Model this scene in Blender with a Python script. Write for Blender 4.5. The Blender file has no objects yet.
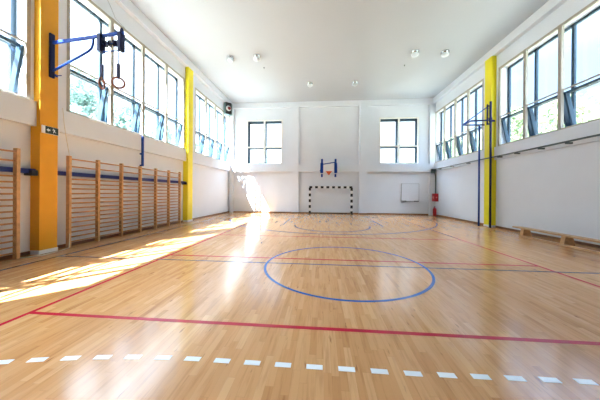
import bpy, bmesh, math, random
from mathutils import Vector, Matrix
S = bpy.context.scene
C = S.collection
PI = math.pi
random.seed(7)

# ------------------------------------------------------------------ camera
cd = bpy.data.cameras.new('camera'); cam = bpy.data.objects.new('camera', cd); C.objects.link(cam); S.camera = cam
cd.sensor_width = 36; cd.lens = 235.52 / 600 * 36
cd.shift_x = -1.8 / 600; cd.shift_y = -7.2 / 600
cd.clip_end = 500
fw = Vector((-0.08251822, 0.99658892, -0.00112313)); rt = Vector((0.99656405, 0.08252412, 0.00706081)); up = rt.cross(fw)
M3 = Matrix((rt, up, -fw)).transposed()
cam.matrix_world = Matrix.Translation((-0.537, -5.492, 1.670)) @ M3.to_4x4()

# ------------------------------------------------------------------ sky, sun, exposure
S.view_settings.view_transform = 'Standard'; S.view_settings.look = 'None'
S.view_settings.exposure = 1.62; S.view_settings.gamma = 1.0; S.view_settings.use_curve_mapping = False
SKY = 3.2
SUN = 30.0
w = bpy.data.worlds.new('sky'); S.world = w; w.use_nodes = True
nt = w.node_tree; nt.nodes.clear()
def N(t, ty, **k):
    n = t.nodes.new(ty)
    for a, b in k.items(): setattr(n, a, b)
    return n
wo = N(nt, 'ShaderNodeOutputWorld'); bg = N(nt, 'ShaderNodeBackground'); bg.inputs[1].default_value = SKY
tc = N(nt, 'ShaderNodeTexCoord'); nz = N(nt, 'ShaderNodeTexNoise'); nz.inputs['Scale'].default_value = 2.3; nz.inputs['Detail'].default_value = 6
mp = N(nt, 'ShaderNodeMapping'); mp.inputs['Scale'].default_value = (1, 1, 2.4)
nt.links.new(tc.outputs['Generated'], mp.inputs[0]); nt.links.new(mp.outputs[0], nz.inputs[0])
rp = N(nt, 'ShaderNodeValToRGB'); nt.links.new(nz.outputs[0], rp.inputs[0])
rp.color_ramp.elements[0].position = .38; rp.color_ramp.elements[0].color = (.46, .67, 1.0, 1)
rp.color_ramp.elements[1].position = .54; rp.color_ramp.elements[1].color = (.82, .90, 1.0, 1)
# overcast brightens towards the zenith and towards the sun's side
sv = N(nt, 'ShaderNodeSeparateXYZ'); nt.links.new(tc.outputs['Generated'], sv.inputs[0])
e1 = N(nt, 'ShaderNodeMapRange', interpolation_type='SMOOTHSTEP'); e1.inputs[1].default_value = .35; e1.inputs[2].default_value = .85; e1.inputs[3].default_value = .34; e1.inputs[4].default_value = 3.8
nt.links.new(sv.outputs[2], e1.inputs[0])
e2 = N(nt, 'ShaderNodeMapRange'); e2.inputs[1].default_value = -1; e2.inputs[2].default_value = 1; e2.inputs[3].default_value = 1.35; e2.inputs[4].default_value = .5
nt.links.new(sv.outputs[0], e2.inputs[0])
e3 = N(nt, 'ShaderNodeMath', operation='MULTIPLY'); nt.links.new(e1.outputs[0], e3.inputs[0]); nt.links.new(e2.outputs[0], e3.inputs[1])
e4 = N(nt, 'ShaderNodeMath', operation='MULTIPLY'); nt.links.new(e3.outputs[0], e4.inputs[0]); e4.inputs[1].default_value = SKY; nt.links.new(e4.outputs[0], bg.inputs[1])
nt.links.new(rp.outputs[0], bg.inputs[0]); nt.links.new(bg.outputs[0], wo.inputs[0])

sd = bpy.data.lights.new('sun', 'SUN'); so = bpy.data.objects.new('sun', sd); C.objects.link(so)
sd.energy = SUN; sd.angle = math.radians(.55); sd.color = (1, .985, .96)
so.rotation_euler = Vector((.50, .55, -1)).to_track_quat('-Z', 'Y').to_euler(); so.location = (-20, -20, 40)

# room constants
XL, XR, YB, YR, H = -8.08, 8.15, 13.5, -13.3, 8.95
ZS, ZT, ZM = 4.0, 7.88, 5.45           # window sill, head, transom
SECL = [(-6.05, 0.0), (0.87, 6.87), (7.95, 13.38)]
SECR = SECL[1:]  # unseen near bay on the right closed up to darken the near end
def portal(loc, rot, sx, sy):
    l = bpy.data.lights.new('daylight_portal', 'AREA'); o = bpy.data.objects.new('daylight_portal', l); C.objects.link(o)
    l.shape = 'RECTANGLE'; l.size = sx; l.size_y = sy; l.energy = 1; l.cycles.is_portal = True
    o.location = loc; o.rotation_euler = rot
for a, b in SECL:
    portal((-8.75, (a+b)/2, (ZS+ZT)/2), (0, -PI/2, 0), ZT-ZS, b-a)
for a, b in SECR: portal((8.85, (a+b)/2, (ZS+ZT)/2), (0, PI/2, 0), ZT-ZS, b-a)
for a, b in [(-6.65, -3.75), (4.0, 6.95)]:
    portal(((a+b)/2, 14.05, (ZS+7.6)/2), (-PI/2, 0, 0), b-a, 3.6)

# ------------------------------------------------------------------ materials
def mat(name, col, rough=.6, metal=0, spec=.5, var=0, scale=8, bump=0, bscale=60, coat=0):
    m = bpy.data.materials.new(name); m.use_nodes = True; t = m.node_tree; b = t.nodes['Principled BSDF']
    b.inputs['Base Color'].default_value = (*col, 1); b.inputs['Roughness'].default_value = rough
    b.inputs['Metallic'].default_value = metal; b.inputs['Specular IOR Level'].default_value = spec
    b.inputs['Coat Weight'].default_value = coat
    g = N(t, 'ShaderNodeTexCoord')
    if var:
        n = N(t, 'ShaderNodeTexNoise'); n.inputs['Scale'].default_value = scale; n.inputs['Detail'].default_value = 4
        t.links.new(g.outputs['Object'], n.inputs[0])
        r = N(t, 'ShaderNodeValToRGB'); t.links.new(n.outputs[0], r.inputs[0])
        r.color_ramp.elements[0].position = .3; r.color_ramp.elements[1].position = .7
        r.color_ramp.elements[0].color = (*[c*(1-var) for c in col], 1); r.color_ramp.elements[1].color = (*[min(1, c*(1+var)) for c in col], 1)
        t.links.new(r.outputs[0], b.inputs['Base Color'])
    if bump:
        n = N(t, 'ShaderNodeTexNoise'); n.inputs['Scale'].default_value = bscale
        t.links.new(g.outputs['Object'], n.inputs[0])
        u = N(t, 'ShaderNodeBump'); u.inputs['Strength'].default_value = bump; u.inputs['Distance'].default_value = .01
        t.links.new(n.outputs[0], u.inputs['Height']); t.links.new(u.outputs[0], b.inputs['Normal'])
    return m
WALL = mat('white_plaster', (.745, .79, .86), .6, var=.015, scale=1.2, bump=.08)
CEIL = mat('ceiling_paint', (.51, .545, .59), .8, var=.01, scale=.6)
YEL = mat('yellow_paint', (.90, .78, .01), .45, var=.03, scale=2)
ORA = mat('orange_paint', (.80, .36, .004), .55, var=.04, scale=3)
BEIGE = mat('beige_window_paint', (.40, .37, .31), .5, var=.05, scale=5)
BWHITE = mat('white_window_paint', (.80, .80, .76), .5, var=.02)
DKFR = mat('dark_blue_grey_aluminium', (.022, .06, .10), .4, var=.08)
REVEAL = mat('white_reveal', (.82, .84, .86), .6, var=.01)
WOOD = mat('wall_bar_wood', (.60, .34, .15), .45, var=.18, scale=9)
RUNG = mat('wall_bar_rung_wood', (.46, .22, .085), .4, var=.18, scale=9)
WOODB = mat('bench_wood', (.58, .36, .18), .4, var=.15, scale=7)
BASE = mat('brown_skirting', (.20, .085, .035), .4, var=.15, scale=5)
BLUE = mat('blue_enamel', (.006, .05, .30), .5, spec=.25, var=.05)
NBLUE = mat('dark_blue_enamel', (.008, .02, .18), .4, var=.05)
NAVY = mat('navy_enamel', (.006, .010, .06), .5, spec=.3, var=.05)
BLACK = mat('black_plastic', (.012, .013, .016), .45, var=.05)
WHITE = mat('white_enamel', (.82, .83, .84), .35, var=.01)
GREY = mat('grey_metal', (.35, .37, .39), .35, metal=.6, var=.04)
DGREY = mat('dark_grey_green_steel', (.07, .095, .10), .4, var=.06)
TEAL = mat('grey_teal_plastic', (.14, .24, .25), .5, var=.04)
RED = mat('red_enamel', (.40, .003, .01), .3, var=.05)
DRED = mat('dark_red_cloth', (.22, .01, .02), .7, var=.05)
ORIM = mat('orange_rim', (.80, .14, .03), .4, var=.05)
ROPE = mat('pale_rope', (.62, .55, .42), .8, var=.1)
RINGW = mat('ring_wood', (.30, .12, .08), .4, var=.1)
STRAP = mat('dark_strap', (.02, .025, .09), .7, var=.05)
LAMPM = mat('lamp_chrome', (.62, .64, .66), .18, metal=.9, var=.04)
LAMPG = mat('lamp_glass', (.75, .82, .88), .15, var=.02)
LRED = mat('crimson_court_paint', (.42, .001, .022), .25, spec=.3, var=.06)
LBLUE = mat('blue_court_paint', (.003, .085, .34), .22, spec=.3, var=.06)
LNAVY = mat('navy_court_paint', (.008, .05, .17), .22, spec=.3, var=.06)
LWHITE = mat('white_court_paint', (.82, .88, .92), .22, var=.02)
BARK = mat('bark', (.12, .08, .05), .9, var=.2)
PAVING = mat('paving', (.22, .22, .17), .9, var=.2, scale=.8)  # unseen paved ground, grey-beige to keep green bounce off the ceiling
FACADE = mat('outside_render', (.6, .6, .57), .8, var=.03)
GREEN = mat('exit_sign_green', (.003, .02, .016), .4, var=.03)

def leafmat(name, c):
    m = bpy.data.materials.new(name); m.use_nodes = True; t = m.node_tree; b = t.nodes['Principled BSDF']; o = t.nodes['Material Output']
    g = N(t, 'ShaderNodeTexCoord'); n = N(t, 'ShaderNodeTexNoise'); n.inputs['Scale'].default_value = 1.3; n.inputs['Detail'].default_value = 5
    r = N(t, 'ShaderNodeValToRGB'); t.links.new(g.outputs['Object'], n.inputs[0]); t.links.new(n.outputs[0], r.inputs[0])
    r.color_ramp.elements[0].position = .35; r.color_ramp.elements[1].position = .65
    r.color_ramp.elements[0].color = (*[x*.6 for x in c], 1); r.color_ramp.elements[1].color = (*[x*1.3 for x in c], 1)
    t.links.new(r.outputs[0], b.inputs['Base Color']); b.inputs['Roughness'].default_value = .5
    tr = N(t, 'ShaderNodeBsdfTranslucent'); t.links.new(r.outputs[0], tr.inputs[0]); mx = N(t, 'ShaderNodeMixShader'); mx.inputs[0].default_value = .5
    t.links.new(b.outputs[0], mx.inputs[1]); t.links.new(tr.outputs[0], mx.inputs[2]); t.links.new(mx.outputs[0], o.inputs[0])
    return m
LEAF = leafmat('leaves', (.24, .31, .17)); LEAF2 = leafmat('blue_green_leaves', (.20, .30, .26))

def glassmat():
    m = bpy.data.materials.new('window_glass'); m.use_nodes = True; t = m.node_tree; t.nodes.clear()
    o = N(t, 'ShaderNodeOutputMaterial'); tr = N(t, 'ShaderNodeBsdfTransparent'); gl = N(t, 'ShaderNodeBsdfGlossy'); mx = N(t, 'ShaderNodeMixShader'); lw = N(t, 'ShaderNodeLayerWeight'); lw.inputs[0].default_value = .5
    pw = N(t, 'ShaderNodeMath', operation='POWER'); pw.inputs[1].default_value = 5; f = N(t, 'ShaderNodeMath', operation='MULTIPLY_ADD'); f.inputs[1].default_value = .6; f.inputs[2].default_value = .03
    t.links.new(lw.outputs['Facing'], pw.inputs[0]); t.links.new(pw.outputs[0], f.inputs[0])
    tr.inputs[0].default_value = (.95, .98, 1, 1); gl.inputs['Roughness'].default_value = .02
    t.links.new(f.outputs[0], mx.inputs[0]); t.links.new(tr.outputs[0], mx.inputs[1]); t.links.new(gl.outputs[0], mx.inputs[2]); t.links.new(mx.outputs[0], o.inputs[0])
    return m
GLASS = glassmat()

def floormat():
    m = bpy.data.materials.new('parquet'); m.use_nodes = True; t = m.node_tree; b = t.nodes['Principled BSDF']; L = t.links.new
    g = N(t, 'ShaderNodeTexCoord'); sp = N(t, 'ShaderNodeSeparateXYZ'); L(g.outputs['Object'], sp.inputs[0])
    def ma(op, a, b2=None, c=None):
        n = N(t, 'ShaderNodeMath', operation=op)
        for i, v in enumerate((a, b2, c)):
            if v is None: continue
            if isinstance(v, (int, float)): n.inputs[i].default_value = v
            else: L(v, n.inputs[i])
        return n.outputs[0]
    WD, LN = .072, .72
    xs = ma('DIVIDE', sp.outputs[0], WD); row = ma('FLOOR', xs)
    wn = N(t, 'ShaderNodeTexWhiteNoise', noise_dimensions='1D'); L(row, wn.inputs['W'])
    ys = ma('ADD', ma('DIVIDE', sp.outputs[1], LN), ma('MULTIPLY', wn.outputs[0], 7.0)); cell = ma('FLOOR', ys)
    cb = N(t, 'ShaderNodeCombineXYZ'); L(row, cb.inputs[0]); L(cell, cb.inputs[1])
    w2 = N(t, 'ShaderNodeTexWhiteNoise', noise_dimensions='3D'); L(cb.outputs[0], w2.inputs['Vector'])
    r = N(t, 'ShaderNodeValToRGB'); L(w2.outputs[0], r.inputs[0]); e = r.color_ramp.elements
    e[0].position = 0; e[0].color = (.48, .225, .080, 1); e[1].position = 1; e[1].color = (.66, .37, .165, 1)
    for p_, c_ in ((.12, (.54, .265, .097, 1)), (.5, (.585, .30, .115, 1)), (.85, (.61, .325, .132, 1))):
        q = r.color_ramp.elements.new(p_); q.color = c_
    # grain stretched along the board
    mpp = N(t, 'ShaderNodeMapping'); mpp.inputs['Scale'].default_value = (28, 2.2, 1); L(g.outputs['Object'], mpp.inputs[0])
    ad = N(t, 'ShaderNodeVectorMath', operation='ADD'); L(mpp.outputs[0], ad.inputs[0]); 
    sc = N(t, 'ShaderNodeVectorMath', operation='SCALE'); L(w2.outputs['Color'], sc.inputs[0]); sc.inputs['Scale'].default_value = 20; L(sc.outputs[0], ad.inputs[1])
    gn = N(t, 'ShaderNodeTexNoise'); gn.inputs['Scale'].default_value = 1; gn.inputs['Detail'].default_value = 5; L(ad.outputs[0], gn.inputs[0])
    gr = N(t, 'ShaderNodeValToRGB'); L(gn.outputs[0], gr.inputs[0]); ge = gr.color_ramp.elements
    ge[0].position = .28; ge[0].color = (.72, .62, .55, 1); ge[1].position = .50; ge[1].color = (1, 1, 1, 1)
    mu = N(t, 'ShaderNodeMix', data_type='RGBA', blend_type='MULTIPLY'); mu.inputs[0].default_value = .75
    L(r.outputs[0], mu.inputs[6]); L(gr.outputs[0], mu.inputs[7])
    # rare dark knots and streaks
    mk = N(t, 'ShaderNodeMapping'); mk.inputs['Scale'].default_value = (13, 2.6, 1); L(g.outputs['Object'], mk.inputs[0])
    kn = N(t, 'ShaderNodeTexNoise'); kn.inputs['Scale'].default_value = 1; kn.inputs['Detail'].default_value = 3; L(mk.outputs[0], kn.inputs[0])
    kr = N(t, 'ShaderNodeValToRGB'); L(kn.outputs[0], kr.inputs[0]); kr.color_ramp.elements[0].position = .27; kr.color_ramp.elements[0].color = (.38, .25, .18, 1); kr.color_ramp.elements[1].position = .335; kr.color_ramp.elements[1].color = (1, 1, 1, 1)
    mu0 = mu; mu = N(t, 'ShaderNodeMix', data_type='RGBA', blend_type='MULTIPLY'); mu.inputs[0].default_value = .9; L(mu0.outputs[2], mu.inputs[6]); L(kr.outputs[0], mu.inputs[7])
    # seams
    fx = ma('FRACT', xs); fy = ma('FRACT', ys)
    sx = ma('LESS_THAN', fx, .03); sy = ma('LESS_THAN', fy, .006); sm = ma('MAXIMUM', sx, sy)
    m2 = N(t, 'ShaderNodeMix', data_type='RGBA', blend_type='MULTIPLY'); L(ma('MULTIPLY', sm, .22), m2.inputs[0]); L(mu.outputs[2], m2.inputs[6]); m2.inputs[7].default_value = (.35, .25, .2, 1)
    L(m2.outputs[2], b.inputs['Base Color'])
    # lacquer roughness
    rn = N(t, 'ShaderNodeTexNoise'); rn.inputs['Scale'].default_value = .7; L(g.outputs['Object'], rn.inputs[0])
    L(ma('MULTIPLY_ADD', rn.outputs[0], 0.08, .14), b.inputs['Roughness'])
    b.inputs['Specular IOR Level'].default_value = .55
    return m
PARQ = floormat()

# ------------------------------------------------------------------ mesh helpers
class MB:
    def __init__(s): s.bm = bmesh.new(); s.mi = 0
    def _m(s, fs):
        for f in fs: f.material_index = s.mi
    def box(s, x0, x1, y0, y1, z0, z1):
        v = [s.bm.verts.new(p) for p in ((x0,y0,z0),(x1,y0,z0),(x1,y1,z0),(x0,y1,z0),(x0,y0,z1),(x1,y0,z1),(x1,y1,z1),(x0,y1,z1))]
        s._m([s.bm.faces.new([v[i] for i in q]) for q in ((0,3,2,1),(4,5,6,7),(0,1,5,4),(1,2,6,5),(2,3,7,6),(3,0,4,7))]); return s
    def bar(s, p, q, w, h, ref=(0,0,1)):
        p, q = Vector(p), Vector(q); d = (q-p).normalized(); r = Vector(ref)
        if abs(d.dot(r)) > .95: r = Vector((1,0,0))
        a = d.cross(r).normalized(); b = a.cross(d)
        v = [s.bm.verts.new(c + a*i*w/2 + b*j*h/2) for c in (p, q) for i, j in ((-1,-1),(1,-1),(1,1),(-1,1))]
        s._m([s.bm.faces.new([v[i] for i in k]) for k in ((3,2,1,0),(4,5,6,7),(0,1,5,4),(1,2,6,5),(2,3,7,6),(3,0,4,7))]); return s
    def tube(s, pts, r, n=10, closed=False):
        pts = [Vector(p) for p in pts]; m = len(pts); rings = []; prev = None
        for i, p in enumerate(pts):
            if closed: d = (pts[(i+1) % m]-pts[i-1]).normalized()
            else: d = (pts[min(i+1, m-1)]-pts[max(i-1, 0)]).normalized()
            if prev is None: a = d.orthogonal().normalized()
            else: a = (prev - d*prev.dot(d)).normalized()
            prev = a; b = d.cross(a)
            rings.append([s.bm.verts.new(p + (a*math.cos(2*PI*k/n)+b*math.sin(2*PI*k/n))*r) for k in range(n)])
        fs = []
        for i in range(m if closed else m-1):
            A, B = rings[i], rings[(i+1) % m]
            for k in range(n): fs.append(s.bm.faces.new((A[k], A[(k+1)%n], B[(k+1)%n], B[k])))
        if not closed: fs.append(s.bm.faces.new(rings[0][::-1])); fs.append(s.bm.faces.new(rings[-1]))
        for f in fs: f.smooth = len(f.verts) == 4
        s._m(fs); return s
    def lathe(s, c, axis, prof, n=24):
        c = Vector(c); ax = Vector(axis).normalized(); a = ax.orthogonal().normalized(); b = ax.cross(a); rings = []
        for r, h in prof:
            rings.append([s.bm.verts.new(c + ax*h + (a*math.cos(2*PI*k/n)+b*math.sin(2*PI*k/n))*max(r, 1e-4)) for k in range(n)])
        fs = []
        for A, B in zip(rings, rings[1:]):
            for k in range(n): fs.append(s.bm.faces.new((A[k], A[(k+1)%n], B[(k+1)%n], B[k])))
        for f in fs: f.smooth = True
        fs.append(s.bm.faces.new(rings[0][::-1])); fs.append(s.bm.faces.new(rings[-1]))
        s._m(fs); return s
    def prism(s, poly, ext):
        ext = Vector(ext); A = [s.bm.verts.new(p) for p in poly]; B = [s.bm.verts.new(Vector(p)+ext) for p in poly]; n = len(A)
        fs = [s.bm.faces.new(A[::-1]), s.bm.faces.new(B)]
        for k in range(n): fs.append(s.bm.faces.new((A[k], A[(k+1)%n], B[(k+1)%n], B[k])))
        s._m(fs); return s
    def arc(s, cx, cy, r0, r1, a0, a1, z0, z1, n=64):
        full = abs(a1-a0) > 2*PI-.001; rings = []
        for i in range(n if full else n+1):
            t = a0+(a1-a0)*i/n; c, q = math.cos(t), math.sin(t)
            rings.append([s.bm.verts.new(v) for v in ((cx+r0*c,cy+r0*q,z0),(cx+r1*c,cy+r1*q,z0),(cx+r1*c,cy+r1*q,z1),(cx+r0*c,cy+r0*q,z1))])
        m = len(rings); fs = []
        for i in range(m if full else m-1):
            A, B = rings[i], rings[(i+1) % m]
            for k in range(4): fs.append(s.bm.faces.new((A[k], A[(k+1)%4], B[(k+1)%4], B[k])))
        if not full: fs.append(s.bm.faces.new(rings[0])); fs.append(s.bm.faces.new(rings[-1][::-1]))
        s._m(fs); return s
    def build(s, name, mats, parent=None, bevel=0):
        bmesh.ops.recalc_face_normals(s.bm, faces=s.bm.faces)
        me = bpy.data.meshes.new(name); s.bm.to_mesh(me); s.bm.free()
        for m in (mats if isinstance(mats, (list, tuple)) else [mats]): me.materials.append(m)
        o = bpy.data.objects.new(name, me); C.objects.link(o); o.parent = parent
        if parent is not None:
            q = parent; off = Vector((0,0,0))
            while q is not None: off += q.location; q = q.parent
            me.transform(Matrix.Translation(-off))
        if bevel:
            b = o.modifiers.new('bevel', 'BEVEL'); b.width = bevel; b.segments = 2; b.limit_method = 'ANGLE'
        return o
def tag(o, label=None, cat=None, group=None, kind=None):
    if label: o['label'] = label
    if cat: o['category'] = cat
    if group: o['group'] = group
    if kind: o['kind'] = kind
    return o
def empty(name, loc, label=None, cat=None, group=None, kind=None):
    o = bpy.data.objects.new(name, None); C.objects.link(o); o.location = loc; o.empty_display_size = .2
    return tag(o, label, cat, group, kind)
def copy_tree(o, parent=None):
    c = o.copy(); C.objects.link(c); c.parent = parent
    for ch in list(o.children): copy_tree(ch, c)
    return c

# ------------------------------------------------------------------ structure
fl = tag(MB().box(-8.5, 8.6, YR-.4, 13.9, -.25, 0).build('floor', PARQ), 'glossy light wooden parquet sports floor with painted court lines', 'floor', kind='structure')
tag(MB().box(-8.6, 8.7, YR-.5, 14.0, H, H+.35).build('ceiling', CEIL), 'flat white gym ceiling', 'ceiling', kind='structure')

LD = {-1: .07, 1: 0}      # how far the lower wall steps back
def side_wall(name, sgn, xw, label):
    """xw inner face of the lower wall; upper parts step in and out like the real one."""
    m = MB()
    def bx(d0, d1, y0, y1, z0, z1):     # d = distance from the lower wall plane, outwards positive
        a, b = xw+sgn*d0, xw+sgn*d1; m.box(min(a,b), max(a,b), y0, y1, z0, z1)
    bx(LD[sgn], .5, YR-.4, YB+.4, 0, 3.36)
    bx(-.10, .5, YR-.4, YB+.4, 3.36, ZS)               # beam under the windows
    bx(-.02, .5, YR-.4, YB+.4, ZT, H)                  # wall over the windows
    bx(-.22, -.02, YR, YB, 8.56, H)                    # cornice
    ys = [YR-.4] + [v for ab in (SECL if sgn < 0 else SECR) for v in ab] + [YB+.4]
    for a, b in zip(ys[::2], ys[1::2]): bx(-.02, .5, a, b, ZS, ZT)
    return tag(m.build(name, WALL), label, 'wall', kind='structure')
side_wall('wall_left', -1, XL, 'long white wall on the left with a row of high windows')
side_wall('wall_right', 1, XR, 'long white wall on the right with a row of high windows')

BW = [(-6.70, -3.72), (3.98, 6.98)]; BZ0, BZ1, BM = 3.98, 7.6, 5.36
def end_wall(name, y, s, label):
    m = MB(); BWn = BW if s > 0 else []  # unseen wall left windowless to keep the near end darker
    def by(x0, x1, d0, d1, z0, z1):
        a, b = y+s*d0, y+s*d1; m.box(x0, x1, min(a,b), max(a,b), z0, z1)
    by(XL-.1, XR+.1, 0, .5, 0, BZ0); by(XL-.1, XR+.1, 0, .5, BZ1, H)
    xs = [XL-.1] + [v for ab in BWn for v in ab] + [XR+.1]
    for a, b in zip(xs[::2], xs[1::2]): by(a, b, 0, .5, BZ0, BZ1)
    for a, b in ((-8.07, -7.79), (-2.94, -2.37), (2.41, 3.04), (7.74, 8.14)): by(a, b, -.20, 0, 0, 8.53)   # pilasters
    by(XL, XR, -.20, 0, 8.53, H)                            # top beam
    for a, b in ((-7.79, -2.94), (-2.37, 2.41), (3.04, 7.74)): by(a, b, -.20, 0, 3.33, 3.90)
    return tag(m.build(name, WALL), label, 'wall', kind='structure')
end_wall('wall_back', YB, 1, 'white end wall with pilasters, a ledge and two windows')
end_wall('wall_front', YR, -1, 'white end wall behind the viewer')

tag(MB().box(XL-.07, XL-.045, YR, YB, 0, .09).build('baseboard_left', BASE), 'brown skirting along the left wall', 'baseboard', kind='structure')
tag(MB().box(XR-.025, XR, YR, YB, 0, .09).build('baseboard_right', BASE), 'brown skirting along the right wall', 'baseboard', kind='structure')
tag(MB().box(XL+.3, -2.94, YB-.025, YB, 0, .09).box(-2.37, 2.41, YB-.025, YB, 0, .09).box(3.04, XR-.42, YB-.025, YB, 0, .09).box(-2.96, -2.35, YB-.225, YB-.20, 0, .09).box(2.39, 3.06, YB-.225, YB-.20, 0, .09).build('baseboard_back', BASE), 'brown skirting along the back wall', 'baseboard', kind='structure')

# --- windows
def side_window(idx, sgn, xw, a, b, label):
    x = lambda d: xw + sgn*d
    r = empty('window_%d' % idx, (x(.2), (a+b)/2, ZS), label, 'window', kind='structure')
    def BX(m, d0, d1, *q): m.box(min(x(d0), x(d1)), max(x(d0), x(d1)), *q)
    m = MB()
    BX(m, -.03, .05, a, b, ZT-.10, ZT); BX(m, -.03, .05, a, b, ZS, ZS+.07)
    BX(m, -.03, .05, a, a+.09, ZS+.07, ZT-.10); BX(m, -.03, .05, b-.09, b, ZS+.07, ZT-.10)
    BX(m, -.01, .04, a+.09, b-.09, ZM-.022, ZM+.022)
    m.build('inner_frame', BEIGE, r)['label'] = 'beige painted inner window frame'
    p = (b-a)/4
    for k in (1, 2, 3):
        m = MB(); BX(m, -.045, .06, a+k*p-.065, a+k*p+.065, ZS+.0, ZT-.0); m.build('post', BEIGE, r, .005)
    m = MB(); D0, D1 = .40, .48
    BX(m, D0, D1, a, b, ZT-.09, ZT); BX(m, D0, D1, a, b, ZS, ZS+.07); BX(m, D0, D1, a, b, ZM-.07, ZM+.03)
    for k in range(5):
        c = min(max(a+k*p, a+.05), b-.05); BX(m, D0, D1, c-.05, c+.05, ZS, ZT)
    m.build('outer_frame', DKFR, r)['label'] = 'dark blue grey outer window frame'
    for k in range(4):
        y0, y1 = a+k*p+.05, a+(k+1)*p-.05
        m = MB(); BX(m, .437, .443, y0, y1, ZM+.03, ZT-.09); m.build('pane', GLASS, r)
        # hopper sash hinged at the sill, leaning into the room
        z0, z1, lean = ZS+.07, ZM-.07, .28
        h = MB(); P = lambda yy, t: (x(.38-lean*t), yy, z0+(z1-z0)*t)
        h.bar(P(y0+.05, 0), P(y0+.05, 1), .14, .07, (0,1,0)); h.bar(P(y1-.05, 0), P(y1-.05, 1), .14, .07, (0,1,0))
        h.bar(P(y0, .03), P(y1, .03), .05, .085); h.bar(P(y0, .97), P(y1, .97), .05, .085)
        s = h.build('sash', DKFR, r); s['label'] = 'dark hopper sash leaning open'
        g = MB().bar(P((y0+y1)/2, .05), P((y0+y1)/2, .95), .006, y1-y0-.15, (0,1,0)).build('pane', GLASS, s)
    return r
sec_names = ['nearest the viewer', 'in the middle bay', 'by the back wall']
i = 1
for side, sgn, xw in (('left', -1, XL), ('right', 1, XR)):
    for (a, b), nm in (zip(SECL, sec_names) if sgn < 0 else zip(SECR, sec_names[1:])):
        side_window(i, sgn, xw, a, b, 'high four-part window in the %s wall, %s' % (side, nm)); i += 1
def end_window(idx, y, s, a, b, label):
    yy = lambda d: y + s*d
    r = empty('window_%d' % idx, ((a+b)/2, yy(.2), BZ0), label, 'window', kind='structure')
    def BX(m, d0, d1, x0, x1, z0, z1): m.box(x0, x1, min(yy(d0), yy(d1)), max(yy(d0), yy(d1)), z0, z1)
    c = (a+b)/2; m = MB()
    BX(m, -.02, .05, a, b, BZ1-.09, BZ1); BX(m, -.02, .05, a, b, BZ0, BZ0+.06)
    BX(m, -.02, .05, a, a+.08, BZ0, BZ1); BX(m, -.02, .05, b-.08, b, BZ0, BZ1); BX(m, -.02, .05, a, b, BM-.05, BM+.05)
    m.build('inner_frame', BWHITE, r)['label'] = 'off-white inner window frame'
    m = MB(); BX(m, -.03, .06, c-.065, c+.065, BZ0, BZ1); m.build('post', BWHITE, r)
    m = MB(); D0, D1 = .34, .44
    BX(m, D0, D1, a, b, BZ1-.22, BZ1); BX(m, D0, D1, a, b, BZ0, BZ0+.12); BX(m, D0, D1, a, b, BM-.12, BM+.03)
    for u0, u1 in ((a, a+.17), (c-.15, c+.10), (b-.14, b)): BX(m, D0, D1, u0, u1, BZ0, BZ1)
    m.build('outer_frame', DKFR, r)['label'] = 'dark blue grey outer window frame'
    for u0, u1 in ((a+.17, c-.15), (c+.10, b-.14)):
        for z0, z1 in ((BZ0+.12, BM-.12), (BM+.03, BZ1-.22)):
            m = MB(); BX(m, .387, .393, u0, u1, z0, z1); m.build('pane', GLASS, r)
for y, s, nm in ((YB, 1, 'back wall'),):
    for (a, b), sd_ in zip(BW, ('left', 'right')):
        end_window(i, y, s, a, b, 'white-framed four-pane window on the %s of the %s' % (sd_, nm)); i += 1

# --- outside ground
tag(MB().box(-120, 120, -80, 160, -.9, -.4).build('ground', PAVING), 'grass outside the gym', 'ground', kind='structure')

# ------------------------------------------------------------------ pillars
def pillar(name, sgn, xw, xf, y0, y1, m_, label, group):
    r = empty(name, ((xw+xf)/2, (y0+y1)/2, 0), label, 'pillar', group)
    b = MB()
    for (d, z0, z1) in ((LD[sgn], .10, 3.36), (-.10, 3.36, ZS), (-.02, ZS, 8.56)):
        xx = xw + sgn*d; b.box(min(xx, xf), max(xx, xf), y0, y1, z0, z1)
    b.build('shaft', m_, r)
    c = MB(); xx = xf-sgn*.012; xb = xw+sgn*LD[sgn]; c.box(min(xb, xx), max(xb, xx), y0-.012, y1+.012, 0, .10); c.build('base_trim', WHITE, r)['label'] = 'white base trim'
    return r
pillar('pillar', -1, XL, -7.88, .08, .50, ORA, 'orange painted pillar between the two sets of wall bars', 'painted pillars')
pillar('pillar', -1, XL, -7.88, 6.93, 7.42, YEL, 'bright yellow pillar on the left wall at the far end of the wall bars', 'painted pillars')
pillar('pillar', 1, XR, 7.9, 7.02, 7.5, YEL, 'bright yellow pillar on the right wall behind the dark climbing pole', 'painted pillars')

# ------------------------------------------------------------------ court markings (parts of the floor)
Z0, Z1, LW = 0, .002, .032
def mark(name, m, ma, label): o = m.build(name, ma, fl); o['label'] = label; return o
NET = .41
mark('sideline', MB().box(-4.5-LW, -4.5+LW, -8.6, 9.4, Z0, Z1), LRED, 'crimson line running away on the left')
mark('sideline', MB().box(4.5-LW, 4.5+LW, -8.6, 9.4, Z0, Z1), LRED, 'crimson line running away on the right')
mark('attack_line', MB().box(-4.5+LW, 4.5-LW, NET-3-LW, NET-3+LW, Z0, Z1), LRED, 'crimson cross line nearest the viewer')
o_ = MB().box(4.5+LW, 8.1, NET-3-LW, NET-3+LW, Z0, Z1); mark('attack_line', o_, LRED, 'crimson cross line continuing to the right wall')
mark('net_line', MB().box(-4.5+LW, 4.5-LW, NET-LW, NET+LW, Z0, Z1), LRED, 'crimson centre cross line')
mark('attack_line', MB().box(-4.5+LW, 4.5-LW, NET+3-LW, NET+3+LW, Z0, Z1), LRED, 'crimson cross line farthest away')
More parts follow.
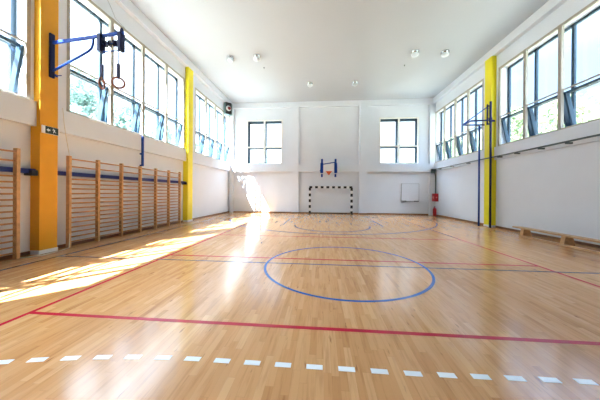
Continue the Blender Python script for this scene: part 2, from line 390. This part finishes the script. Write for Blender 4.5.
mark('sideline', MB().box(-7.2-LW, -7.2+LW, -12, 11.8, Z0, Z1), LNAVY, 'dark navy line along the left wall bars')
mark('halfway_line', MB().box(-7.2+LW, 7.3, -.022, .022, Z0, Z1+.0003), LNAVY, 'navy halfway line through the circle')
mark('centre_circle', MB().arc(0, 0, 1.775, 1.83, 0, 2*PI, Z0, Z1+.0006, 96), LBLUE, 'blue circle in the middle of the floor')
mark('three_point_arc', MB().arc(-.05, 10.35, 6.26, 6.33, PI, 2*PI, Z0, Z1+.0003, 96), LBLUE, 'blue arc in front of the far goal')
mark('free_throw_arc', MB().arc(0, 6.5, 1.82, 1.89, PI, 2*PI, Z0, Z1+.0003, 48), LBLUE, 'small blue half circle in front of the far goal')
for x in (-2.5, 2.56): mark('key_line', MB().box(x-.035, x+.035, 6.6, 11.7, Z0, Z1), LBLUE, 'short blue line %s of the far goal' % ('left' if x < 0 else 'right'))
DY, DC = -3.235, 1.65
for k in range(-6, 17):
    xc = -2.11+.304*k
    if xc < -4.6 or xc > 3.2: continue
    if xc > .6: xc = .6+(xc-.6)*.985
    if abs(xc) <= DC: c, a = (xc, DY), 0
    else:
        t = (abs(xc)-DC)/9.0; s_ = 1 if xc > 0 else -1; c = (s_*(DC+9*math.sin(t)), DY-9*(1-math.cos(t))); a = -s_*t
    c = (c[0], c[1]+max(0, xc-.3)*.03)
    dx, dy = math.cos(a), math.sin(a); hx, hy = .078, .03
    poly = [(c[0]+i_*hx*dx-j_*hy*dy, c[1]+i_*hx*dy+j_*hy*dx, Z0) for i_, j_ in ((-1,-1),(1,-1),(1,1),(-1,1))]
    mark('dash', MB().prism(poly, (0, 0, Z1)), LWHITE, 'white painted dash')

# ------------------------------------------------------------------ wall bars
RZ = [2.61, 2.39] + [2.02-.143*k for k in range(14)]
def wall_bars(ys, label, yn):
    r = empty('wall_bars', (XL+.1, sum(ys)/len(ys), 0), label, 'wall bars', 'wooden wall bars')
    for y in ys:
        MB().box(XL+.095, XL+.205, y-.035, y+.035, 0.0, 2.70).build('post', WOOD, r, .006)
    for a, b in zip(ys, ys[1:]):
        for k, z in enumerate(RZ):
            xx = XL+.18 if k == 0 else XL+.15
            MB().tube([(xx, a+.035, z), (xx, b-.035, z)], .0215, 8).build('rung', RUNG, r)
    return r
wall_bars([.84, 1.74, 2.66, 3.57, 4.48, 5.38, 6.27], 'long run of wooden wall bars between the orange and yellow pillars', 0)
wall_bars([-3.05, -2.15, -1.25, -.35], 'wooden wall bars left of the orange pillar, cut by the picture edge', 0)

# blue rails fixed to the wall behind the bars
def blue_rail(y0, y1, cap, label):
    r = empty('wall_rail', (XL+.06, (y0+y1)/2, 2.17), label, 'rail', 'blue rails along the left wall')
    MB().box(XL-.07, XL+.085, y0, y1, 2.115, 2.235).build('rail_bar', NBLUE, r, .004)
    for y in cap: MB().box(XL-.07, XL+.16, y-.09, y+.05, 2.06, 2.2).build('end_cap', BLACK, r, .01)
    return r
blue_rail(-5.0, .10, [.03], 'blue steel rail on the wall left of the orange pillar')
blue_rail(.60, 6.96, [6.9], 'blue steel rail on the wall between the orange and yellow pillars')
tag(MB().box(XL+.10, XL+.16, 3.68, 3.76, 2.72, 3.95).box(XL+.02, XL+.10, 3.69, 3.75, 2.72, 2.78).box(XL+.02, XL+.10, 3.69, 3.75, 3.2, 3.26).build('wall_post', BLUE), 'short upright blue steel post above the wall bars', 'post')

# cords
tag(MB().tube([(XL+.13, .68, 4.05), (XL+.14, .71, 3.6), (XL+.16, .77, 3.1), (XL+.2, .81, 2.702)], .006, 6).build('window_cord', ROPE), 'thin pale cord hanging from the window to the first wall bar post', 'cord')
tag(MB().tube([(-7.87, .82, .42), (-7.84, .79, .2), (-7.80, .74, .03), (-7.78, .6, .012), (-7.72, .3, .012), (-7.68, .0, .012), (-7.80, -.2, .012), (-7.93, -.32, .012), (-8.0, -.25, .012)], .012, 6).build('floor_cord', ROPE), 'pale rope lying on the floor around the orange pillar base', 'rope')
tag(MB().tube([(-5.80, .40, 6.02), (-6.6, .95, 6.75), (-7.4, 1.6, 7.7), (-8.05, 2.1, 8.45)], .007, 6).build('stay_wire', GREY), 'thin wire from the end of the blue ring bracket up to the wall', 'wire')

# ------------------------------------------------------------------ exit sign
ex = empty('exit_sign', (-7.865, .32, 3.24), 'small dark green exit sign with arrow and running man on orange pillar', 'exit sign')
MB().box(-7.88, -7.845, .11, .515, 3.20, 3.40).build('housing', WHITE, ex, .004)
MB().box(-7.845, -7.841, .175, .48, 3.205, 3.395).build('face', GREEN, ex)
yo, zo = .245, 3.30
ax = MB(); X_ = -7.841
def pl(m, pts): m.prism([(X_, y_, z_) for y_, z_ in pts], (.002, 0, 0))
pl(ax, [(yo-.045, zo), (yo, zo+.045), (yo, zo-.045)]); pl(ax, [(yo, zo-.018), (yo+.04, zo-.018), (yo+.04, zo+.018), (yo, zo+.018)])
ax.build('arrow', WHITE, ex)
rm = MB(); ym = .375
rm.lathe((X_, ym-.012, 3.352), (1, 0, 0), [(.011, 0), (.011, .002)], 12)
pl(rm, [(ym-.018, 3.338), (ym+.008, 3.338), (ym+.018, 3.295), (ym-.002, 3.295)])
pl(rm, [(ym-.002, 3.297), (ym+.018, 3.297), (ym-.005, 3.268), (ym-.018, 3.272)]); pl(rm, [(ym-.018, 3.272), (ym-.006, 3.272), (ym-.004, 3.243), (ym-.016, 3.243)])
pl(rm, [(ym+.006, 3.3), (ym+.018, 3.297), (ym+.038, 3.262), (ym+.026, 3.258)]); pl(rm, [(ym+.03, 3.268), (ym+.052, 3.268), (ym+.052, 3.258), (ym+.03, 3.258)])
pl(rm, [(ym-.016, 3.335), (ym-.016, 3.325), (ym-.045, 3.312), (ym-.045, 3.322)]); pl(rm, [(ym+.006, 3.335), (ym+.034, 3.318), (ym+.028, 3.31), (ym+.004, 3.324)])
rm.build('running_figure', WHITE, ex)

# ------------------------------------------------------------------ ring bracket on orange pillar
yb = .34
rb = empty('ring_bracket', (-7.88, yb, 5.3), 'blue steel wall bracket with pulleys reaching out from the orange pillar', 'bracket')
MB().box(-7.88, -7.83, yb-.075, yb+.045, 4.74, 5.93).build('wall_plate', NAVY, rb, .01)
MB().bar((-7.84, yb, 5.70), (-5.78, yb, 5.87), .05, .085).build('arm', BLUE, rb, .01)
MB().tube([(-7.84, yb, 4.93), (-7.1, yb, 5.27), (-6.80, yb, 5.42), (-6.70, yb, 5.50), (-6.66, yb, 5.62), (-6.65, yb, 5.77)], .028, 10).build('brace', BLUE, rb)
hk = MB().box(-7.84, -7.80, yb+.03, yb+.09, 4.80, 4.86).tube([(-7.82, yb+.06, 4.83), (-7.66, yb+.06, 4.83)], .012).build('hook', BLUE, rb)
MB().box(-6.48, -6.38, yb-.08, yb+.08, 5.38, 5.84).build('side_plate', NAVY, rb, .01)
MB().box(-5.90, -5.81, yb-.08, yb+.08, 5.38, 5.86).build('side_plate', NAVY, rb, .01)
MB().tube([(-6.40, yb, 5.40), (-5.85, yb, 5.40)], .016).build('lower_rod', BLUE, rb)
MB().tube([(-6.40, yb, 5.60), (-5.85, yb, 5.60)], .014).build('axle', BLUE, rb)
for xx in (-6.30, -6.18, -6.05, -5.97):
    MB().lathe((xx-.02, yb, 5.60), (1, .35, 0), [(.085, 0), (.07, .02), (.085, .04)], 20).build('pulley', NAVY, rb)
MB().lathe((-5.84, yb, 5.93), (0, 0, 1), [(.04, -.06), (.05, 0), (.02, .07)], 14).build('end_eye', NAVY, rb)
def gym_ring(x, yaw, label, zr):
    r = empty('gym_ring', (x, yb, zr), label, 'gymnastic ring', 'gymnastic rings')
    MB().tube([(x, yb, 5.40), (x, yb, zr+.46)], .012, 6).build('cord', NAVY, r)
    MB().bar((x, yb, zr+.50), (x, yb, zr+.11), .06, .06, (1, 0, 0)).build('strap', STRAP, r, .004)
    d = Vector((math.cos(yaw), math.sin(yaw), 0))
    MB().tube([Vector((x, yb, zr)) + d*.135*math.cos(2*PI*k/32) + Vector((0, 0, (.135)*math.sin(2*PI*k/32))) for k in range(32)], .026, 10, True).build('hoop', RINGW, r)
gym_ring(-6.40, 1.95, 'wooden gym ring seen edge-on, left of the pair under the blue bracket', 4.55)
gym_ring(-5.93, .7, 'wooden gym ring seen face-on, right of the pair under the blue bracket', 4.55)

# ------------------------------------------------------------------ loudspeaker
sp_ = empty('loudspeaker', (-7.8, 12.3, 7.7), 'grey box with black front and round white dial high in the left back corner', 'loudspeaker')
MB().box(-8.04, -7.80, 12.2, 12.5, 7.80, 8.40).build('bracket', GREY, sp_)
p0, p1 = Vector((-7.88, 11.95, 0)), Vector((-7.55, 12.28, 0)); nrm = Vector((.33, -.33, 0)).normalized()
MB().prism([(-8.04, 12.0, 7.68), (-7.88, 11.95, 7.68), (-7.55, 12.28, 7.68), (-7.55, 12.5, 7.68), (-8.04, 12.5, 7.68)], (0, 0, .86)).build('housing', TEAL, sp_, .01)
MB().prism([p0+Vector((0,0,7.66))+nrm*.003, p1+Vector((0,0,7.66))+nrm*.003, p1+Vector((0,0,8.55))+nrm*.003, p0+Vector((0,0,8.55))+nrm*.003], nrm*.04).build('front_panel', BLACK, sp_, .005)
cc = (p0+p1)/2 + Vector((0, 0, 8.10)) + nrm*.045
MB().lathe(cc, nrm, [(.20, -.01), (.20, .012), (.12, .014)], 28).build('dial_ring', WHITE, sp_)
MB().lathe(cc+Vector((.04, .04, .02))+nrm*.014, nrm, [(.13, 0), (.11, .01)], 24).build('dial_centre', DRED, sp_)

# ------------------------------------------------------------------ ceiling lamps and hooks
lamps = [(-5.47, 6.85, 'leftmost chrome ceiling lamp'), (-4.01, 6.86, 'second chrome ceiling lamp from the left'), (-1.34, 10.15, 'left lamp of the far middle pair on the ceiling'),
         (1.62, 10.21, 'right lamp of the far middle pair on the ceiling'), (4.21, 7.04, 'left lamp of the right-hand ceiling pair'), (5.73, 7.15, 'rightmost chrome ceiling lamp')]
L0 = empty('ceiling_lamp', (0, 0, H), lamps[0][2], 'ceiling lamp', 'round ceiling lamps')
MB().lathe((0, 0, H), (0, 0, -1), [(.19, 0), (.20, .03), (.15, .06), (.15, .13)], 28).build('housing', LAMPM, L0)
MB().lathe((0, 0, H), (0, 0, -1), [(.14, .13), (.19, .14), (.185, .19), (.14, .25), (.06, .285)], 28).build('lens', LAMPG, L0)
for k in range(3):
    a = 2*PI*k/3+.4
    MB().box(.15*math.cos(a)-.015, .15*math.cos(a)+.015, .15*math.sin(a)-.015, .15*math.sin(a)+.015, H-.15, H-.04).build('clip', BLACK, L0)
for k, (x, y, lb) in enumerate(lamps):
    o = L0 if k == 0 else copy_tree(L0)
    o.location = (x, y, H); o['label'] = lb
hooks = [(-3.92, 8.03, 'tiny dark hook on the left of the ceiling'), (4.12, 8.32, 'tiny dark hook on the right of the ceiling')]
for x, y, lb in hooks:
    tag(MB().lathe((x, y, H), (0, 0, -1), [(.035, 0), (.035, .02), (.015, .03), (.015, .07)], 12).build('ceiling_hook', DGREY), lb, 'hook', 'ceiling hooks')

# ------------------------------------------------------------------ goal
gl_ = empty('handball_goal', (.19, 13.25, 0), 'black and white striped handball goal against the back wall', 'goal')
def striped(name, p, q, n, first, w=.165):
    m = MB(); p, q = Vector(p), Vector(q)
    for k in range(n):
        m.mi = (k+first) % 2; m.bar(p+(q-p)*k/n, p+(q-p)*(k+1)/n, w, w)
    return m.build(name, [BLACK, WHITE], gl_)
gx0, gx1, gy, gz = -1.44, 1.83, 13.22, 2.10
striped('post', (gx0, gy, 0), (gx0, gy, gz-.04), 9, 0); striped('post', (gx1, gy, 0), (gx1, gy, gz-.04), 9, 0)
striped('crossbar', (gx0-.04, gy, gz), (gx1+.04, gy, gz), 15, 0)
MB().bar((gx0, gy+.1, .03), (gx1, gy+.1, .03), .05, .05).build('ground_bar', BLACK, gl_)
for x in (gx0, gx1): MB().bar((x, gy+.02, gz-.05), (x, gy+.12, .05), .03, .03).build('side_bar', GREY, gl_)

# ------------------------------------------------------------------ basketball hoop
bh = empty('basketball_hoop', (0, 12.8, 3.1), 'small basketball hoop with blue side frame above the goal on the back wall', 'basketball hoop')
MB().box(-.40, .44, 12.78, 12.81, 3.22, 4.08).build('backboard', WHITE, bh, .004)
for x in (-.50, .54):
    MB().bar((x, 12.80, 3.18), (x, 12.80, 4.28), .06, .15).build('upright', BLUE, bh, .008)
    MB().bar((x-.02*(1 if x<0 else -1), 12.84, 3.20), (x, 12.84, 3.98), .05, .24).build('side_tube', BLUE, bh, .01)
    MB().bar((x, 12.85, 3.35), (x, 13.29, 3.50), .05, .05).build('wall_arm', BLUE, bh)
    MB().bar((x, 12.85, 3.95), (x, 13.49, 4.05), .05, .05).build('wall_arm', BLUE, bh)
    MB().bar((x-.06*(1 if x<0 else -1)*-1*0, 12.86, 3.12), (x, 12.86, 2.88), .05, .14).build('lower_bracket', BLUE, bh)
MB().bar((-.46, 12.77, 3.86), (.52, 12.77, 4.02), .04, .07).build('cross_brace', BLUE, bh)
MB().lathe((-.60, 12.80, 3.38), (0, 1, 0), [(.07, 0), (.07, .08)], 14).build('knob', BLUE, bh)
MB().tube([(.03+.225*math.cos(2*PI*k/32), 12.40+.225*math.sin(2*PI*k/32), 3.26) for k in range(32)], .022, 8, True).build('rim', ORIM, bh)
MB().prism([(-.16, 12.775, 3.26), (.22, 12.775, 3.26), (.06, 12.775, 3.03), (0, 12.775, 3.03)], (0, -.03, 0)).prism([(0, 12.75, 3.24), (.06, 12.75, 3.24), (.06, 12.60, 3.24), (0, 12.60, 3.24)], (0, 0, -.09)).build('rim_bracket', ORIM, bh)

# ------------------------------------------------------------------ hatch panel on back wall
hp = empty('wall_panel', (6.33, 13.47, 1.7), 'square white framed panel mounted low on the right of the back wall', 'panel')
MB().box(5.69, 6.99, 13.44, 13.5, 1.06, 2.40).build('board', WALL, hp)
fr = MB()
for q in ((5.67, 5.69, 1.04, 2.42), (6.99, 7.01, 1.04, 2.42)): fr.box(q[0], q[1], 13.43, 13.5, q[2], q[3])
fr.box(5.67, 7.01, 13.43, 13.5, 2.40, 2.42).box(5.67, 7.01, 13.43, 13.5, 1.04, 1.06)
fr.build('frame', GREY, hp)
for x0 in (5.69, 6.62): MB().box(x0, x0+.36, 13.40, 13.44, 1.03, 1.09).build('clip', DGREY, hp)

# ------------------------------------------------------------------ hose cabinet and extinguisher
hc = empty('hose_cabinet', (8.0, 13.05, 1.08), 'red fire hose cabinet on the right wall by the back corner', 'fire cabinet')
MB().box(7.89, 8.148, 12.80, 13.25, 1.08, 1.66).build('body', RED, hc, .01)
MB().box(7.875, 7.889, 12.83, 13.22, 1.12, 1.62).build('door', RED, hc)
MB().lathe((7.875, 13.02, 1.37), (-1, 0, 0), [(.1, 0), (.1, .006)], 20).build('emblem', mat('pale_red_sticker', (.7, .25, .25), .5), hc)
MB().lathe((8.01, 12.799, 1.37), (0, -1, 0), [(.06, 0), (.06, .006)], 20).build('emblem', bpy.data.materials['pale_red_sticker'], hc)
fe = empty('fire_extinguisher', (7.95, 12.95, 0), 'red fire extinguisher standing on the floor under the red cabinet', 'fire extinguisher')
MB().lathe((7.95, 12.95, 0), (0, 0, 1), [(.10, 0), (.12, .02), (.12, .47), (.10, .56), (.04, .61), (.035, .65)], 24).build('cylinder', RED, fe)
MB().lathe((7.95, 12.95, .65), (0, 0, 1), [(.03, 0), (.03, .05)], 12).bar((7.95, 12.85, .71), (7.95, 13.0, .71), .025, .02).build('valve', BLACK, fe)
MB().tube([(7.95, 12.98, .68), (7.95, 13.09, .62), (7.95, 13.10, .45), (7.95, 13.085, .25)], .012, 8).build('hose', BLACK, fe)
# pipe along right wall
rp_ = empty('wall_pipe', (7.86, 8, 3.47), 'dark pipe on brackets running along the right wall under the windows', 'pipe')
MB().tube([(7.86, -6, 3.50), (7.86, 13.15, 3.47)], .033, 10).build('pipe', DGREY, rp_)
for y in (-4.2, -2.7, -1.3, .2, 1.7, 3.35, 4.37, 5.5, 6.5, 8.91, 10.66, 12.2, 13.0):
    MB().box(7.84, 8.05, y-.032, y+.032, 3.41, 3.465).build('pipe_bracket', DGREY, rp_, .006)
MB().tube([(7.95, 13.1, 3.40), (8.0, 13.08, 3.25), (8.05, 13.06, 3.0), (8.05, 13.04, 1.665)], .045, 10).build('drop_pipe', DGREY, rp_)
MB().box(7.80, 8.02, 13.0, 13.3, 3.22, 3.52).build('junction_box', DGREY, rp_, .01)

# ------------------------------------------------------------------ climbing frame on right wall
cf = empty('climbing_frame', (7.8, 6.8, 0), 'navy swing-out frame with two tall poles in front of the right yellow pillar', 'climbing frame')
MB().tube([(7.75, 6.82, 0), (7.75, 6.84, 6.22)], .05, 12).build('pole', NAVY, cf)
MB().tube([(7.60, 7.42, 0), (7.72, 7.62, 5.24)], .045, 12).build('pole', BLUE, cf)
MB().tube([(7.78, 7.12, 5.15), (7.78, 7.12, 6.18)], .036, 12).build('upright', NAVY, cf)
MB().bar((7.75, 6.83, 5.30), (6.87, 6.93, 5.30), .05, .07).bar((7.75, 6.86, 5.30), (8.02, 6.97, 5.30), .05, .07).build('arm', NAVY, cf)
MB().bar((6.87, 6.93, 5.30), (6.93, 7.66, 5.30), .05, .06).build('arm', BLUE, cf)
MB().bar((6.93, 7.66, 5.30), (8.05, 7.66, 5.30), .05, .06).build('arm', NAVY, cf)
MB().tube([(6.90, 7.60, 5.33), (7.78, 7.14, 6.05)], .024, 8).build('stay', BLUE, cf)
MB().tube([(7.75, 6.83, 5.95), (7.78, 7.12, 5.95)], .02, 8).tube([(7.75, 6.83, 5.45), (7.78, 7.12, 5.45)], .02, 8).build('spacer', NAVY, cf)
MB().box(7.70, 7.80, 6.78, 6.90, 5.2, 5.42).build('hinge', NAVY, cf, .01)
MB().bar((7.78, 7.12, 5.2), (7.9, 7.15, 5.2), .06, .06).bar((7.78, 7.12, 6.1), (7.9, 7.15, 6.1), .06, .06).build('wall_fixing', NAVY, cf)

# ------------------------------------------------------------------ bench
bn = empty('gym_bench', (7.42, 2.0, 0), 'long low wooden gym bench along the right wall', 'bench')
MB().box(7.28, 7.58, -.4, 4.85, .305, .355).build('seat', WOODB, bn, .006)
MB().box(7.265, 7.325, .0, 4.50, .0, .06).build('beam', WOODB, bn, .006)
for y in (4.42, 2.85, .6):
    MB().prism([(7.27, y-.07, 0), (7.63, y-.07, 0), (7.55, y-.07, .315), (7.33, y-.07, .315)], (0, .14, 0)).build('leg', WOOD, bn, .005)

# ------------------------------------------------------------------ trees outside
def crown_mesh(seed, rx, rz, lf, n=5200, size=.24):
    rnd = random.Random(seed); m = MB()
    blobs = []
    for k in range(16):
        a = rnd.uniform(0, 2*PI); h = rnd.uniform(-.75, .8); rr = math.sqrt(max(0, 1-h*h))*rnd.uniform(.35, .72)
        blobs.append((Vector((rx*rr*math.cos(a), rx*rr*math.sin(a), rz*h*.8)), rnd.uniform(.28, .46)*rx))
    for k in range(n):
        c, r_ = rnd.choice(blobs); d = Vector((rnd.gauss(0, 1), rnd.gauss(0, 1), rnd.gauss(0, 1))).normalized()
        p = c + d*r_*rnd.uniform(.75, 1.05)
        nn = (d + Vector((rnd.uniform(-1, 1), rnd.uniform(-1, 1), rnd.uniform(-1, 1)))*.8).normalized()
        a = nn.orthogonal().normalized(); b = nn.cross(a); t = rnd.uniform(0, 2*PI); a, b = a*math.cos(t)+b*math.sin(t), b*math.cos(t)-a*math.sin(t)
        s_ = size*rnd.uniform(.7, 1.3)
        m.bm.faces.new([m.bm.verts.new(p+q) for q in (a*s_*.6, b*s_*.35+a*s_*.1, -a*s_*.6, -b*s_*.35)])
    return m
def tree(x, y, h, rx, label, lf, seed, group):
    r = empty('tree', (x, y, -.4), label, 'tree', group)
    rz = h*.42; zc = h-rz*1.0
    MB().tube([(x, y, -.4), (x+.15, y, zc*.5), (x, y+.1, zc), (x, y+.1, zc+rz*.5)], .18, 10).build('trunk', BARK, r)
    c = crown_mesh(seed, rx, rz, lf)
    me = bpy.data.meshes.new('crown'); c.bm.to_mesh(me); c.bm.free(); me.materials.append(lf); me.transform(Matrix.Translation((0, 0, zc+.4)))
    o = bpy.data.objects.new('crown', me); C.objects.link(o); o.parent = r
for k, (x, y, h, rx, lb) in enumerate([
        (-17.5, 8.6, 10.3, 3.0, 'leafy tree outside the left windows, nearest the orange pillar'),
        (-18.5, 13.5, 10.6, 3.2, 'leafy tree outside the left windows behind the gym rings'),
        (-17.5, 18.6, 10.0, 3.0, 'leafy tree outside the left windows above the middle wall bars'),
        (-18.5, 24.5, 10.8, 3.2, 'leafy tree outside the left windows near the yellow pillar'),
        (-18.5, 33.0, 10.0, 3.4, 'leafy tree outside the far left windows')]):
    tree(x, y, h, rx, lb, LEAF2, 11+k, 'trees outside the left windows')
for k, (x, y, h, rx, lb) in enumerate([
        (16.5, 7.6, 9.3, 3.0, 'leafy tree outside the right windows at the picture edge'),
        (18.5, 13.5, 9.9, 3.1, 'leafy tree outside the right windows above the bench'),
        (16.5, 17.6, 10.4, 3.0, 'tall leafy tree outside the right windows beside the yellow pillar'),
        (18.0, 23.0, 9.6, 3.2, 'leafy tree outside the right windows past the yellow pillar'),
        (18.5, 30.0, 10.2, 3.4, 'leafy tree outside the farthest right windows')]):
    tree(x, y, h, rx, lb, LEAF, 31+k, 'trees outside the right windows')
tree(-12.3, 38, 9.0, 3.0, 'blue-green tree seen through the left back window', LEAF2, 51, 'trees behind the back wall')
tree(15.5, 40, 9.2, 3.4, 'pale green tree seen through the right back window', LEAF, 52, 'trees behind the back wall')
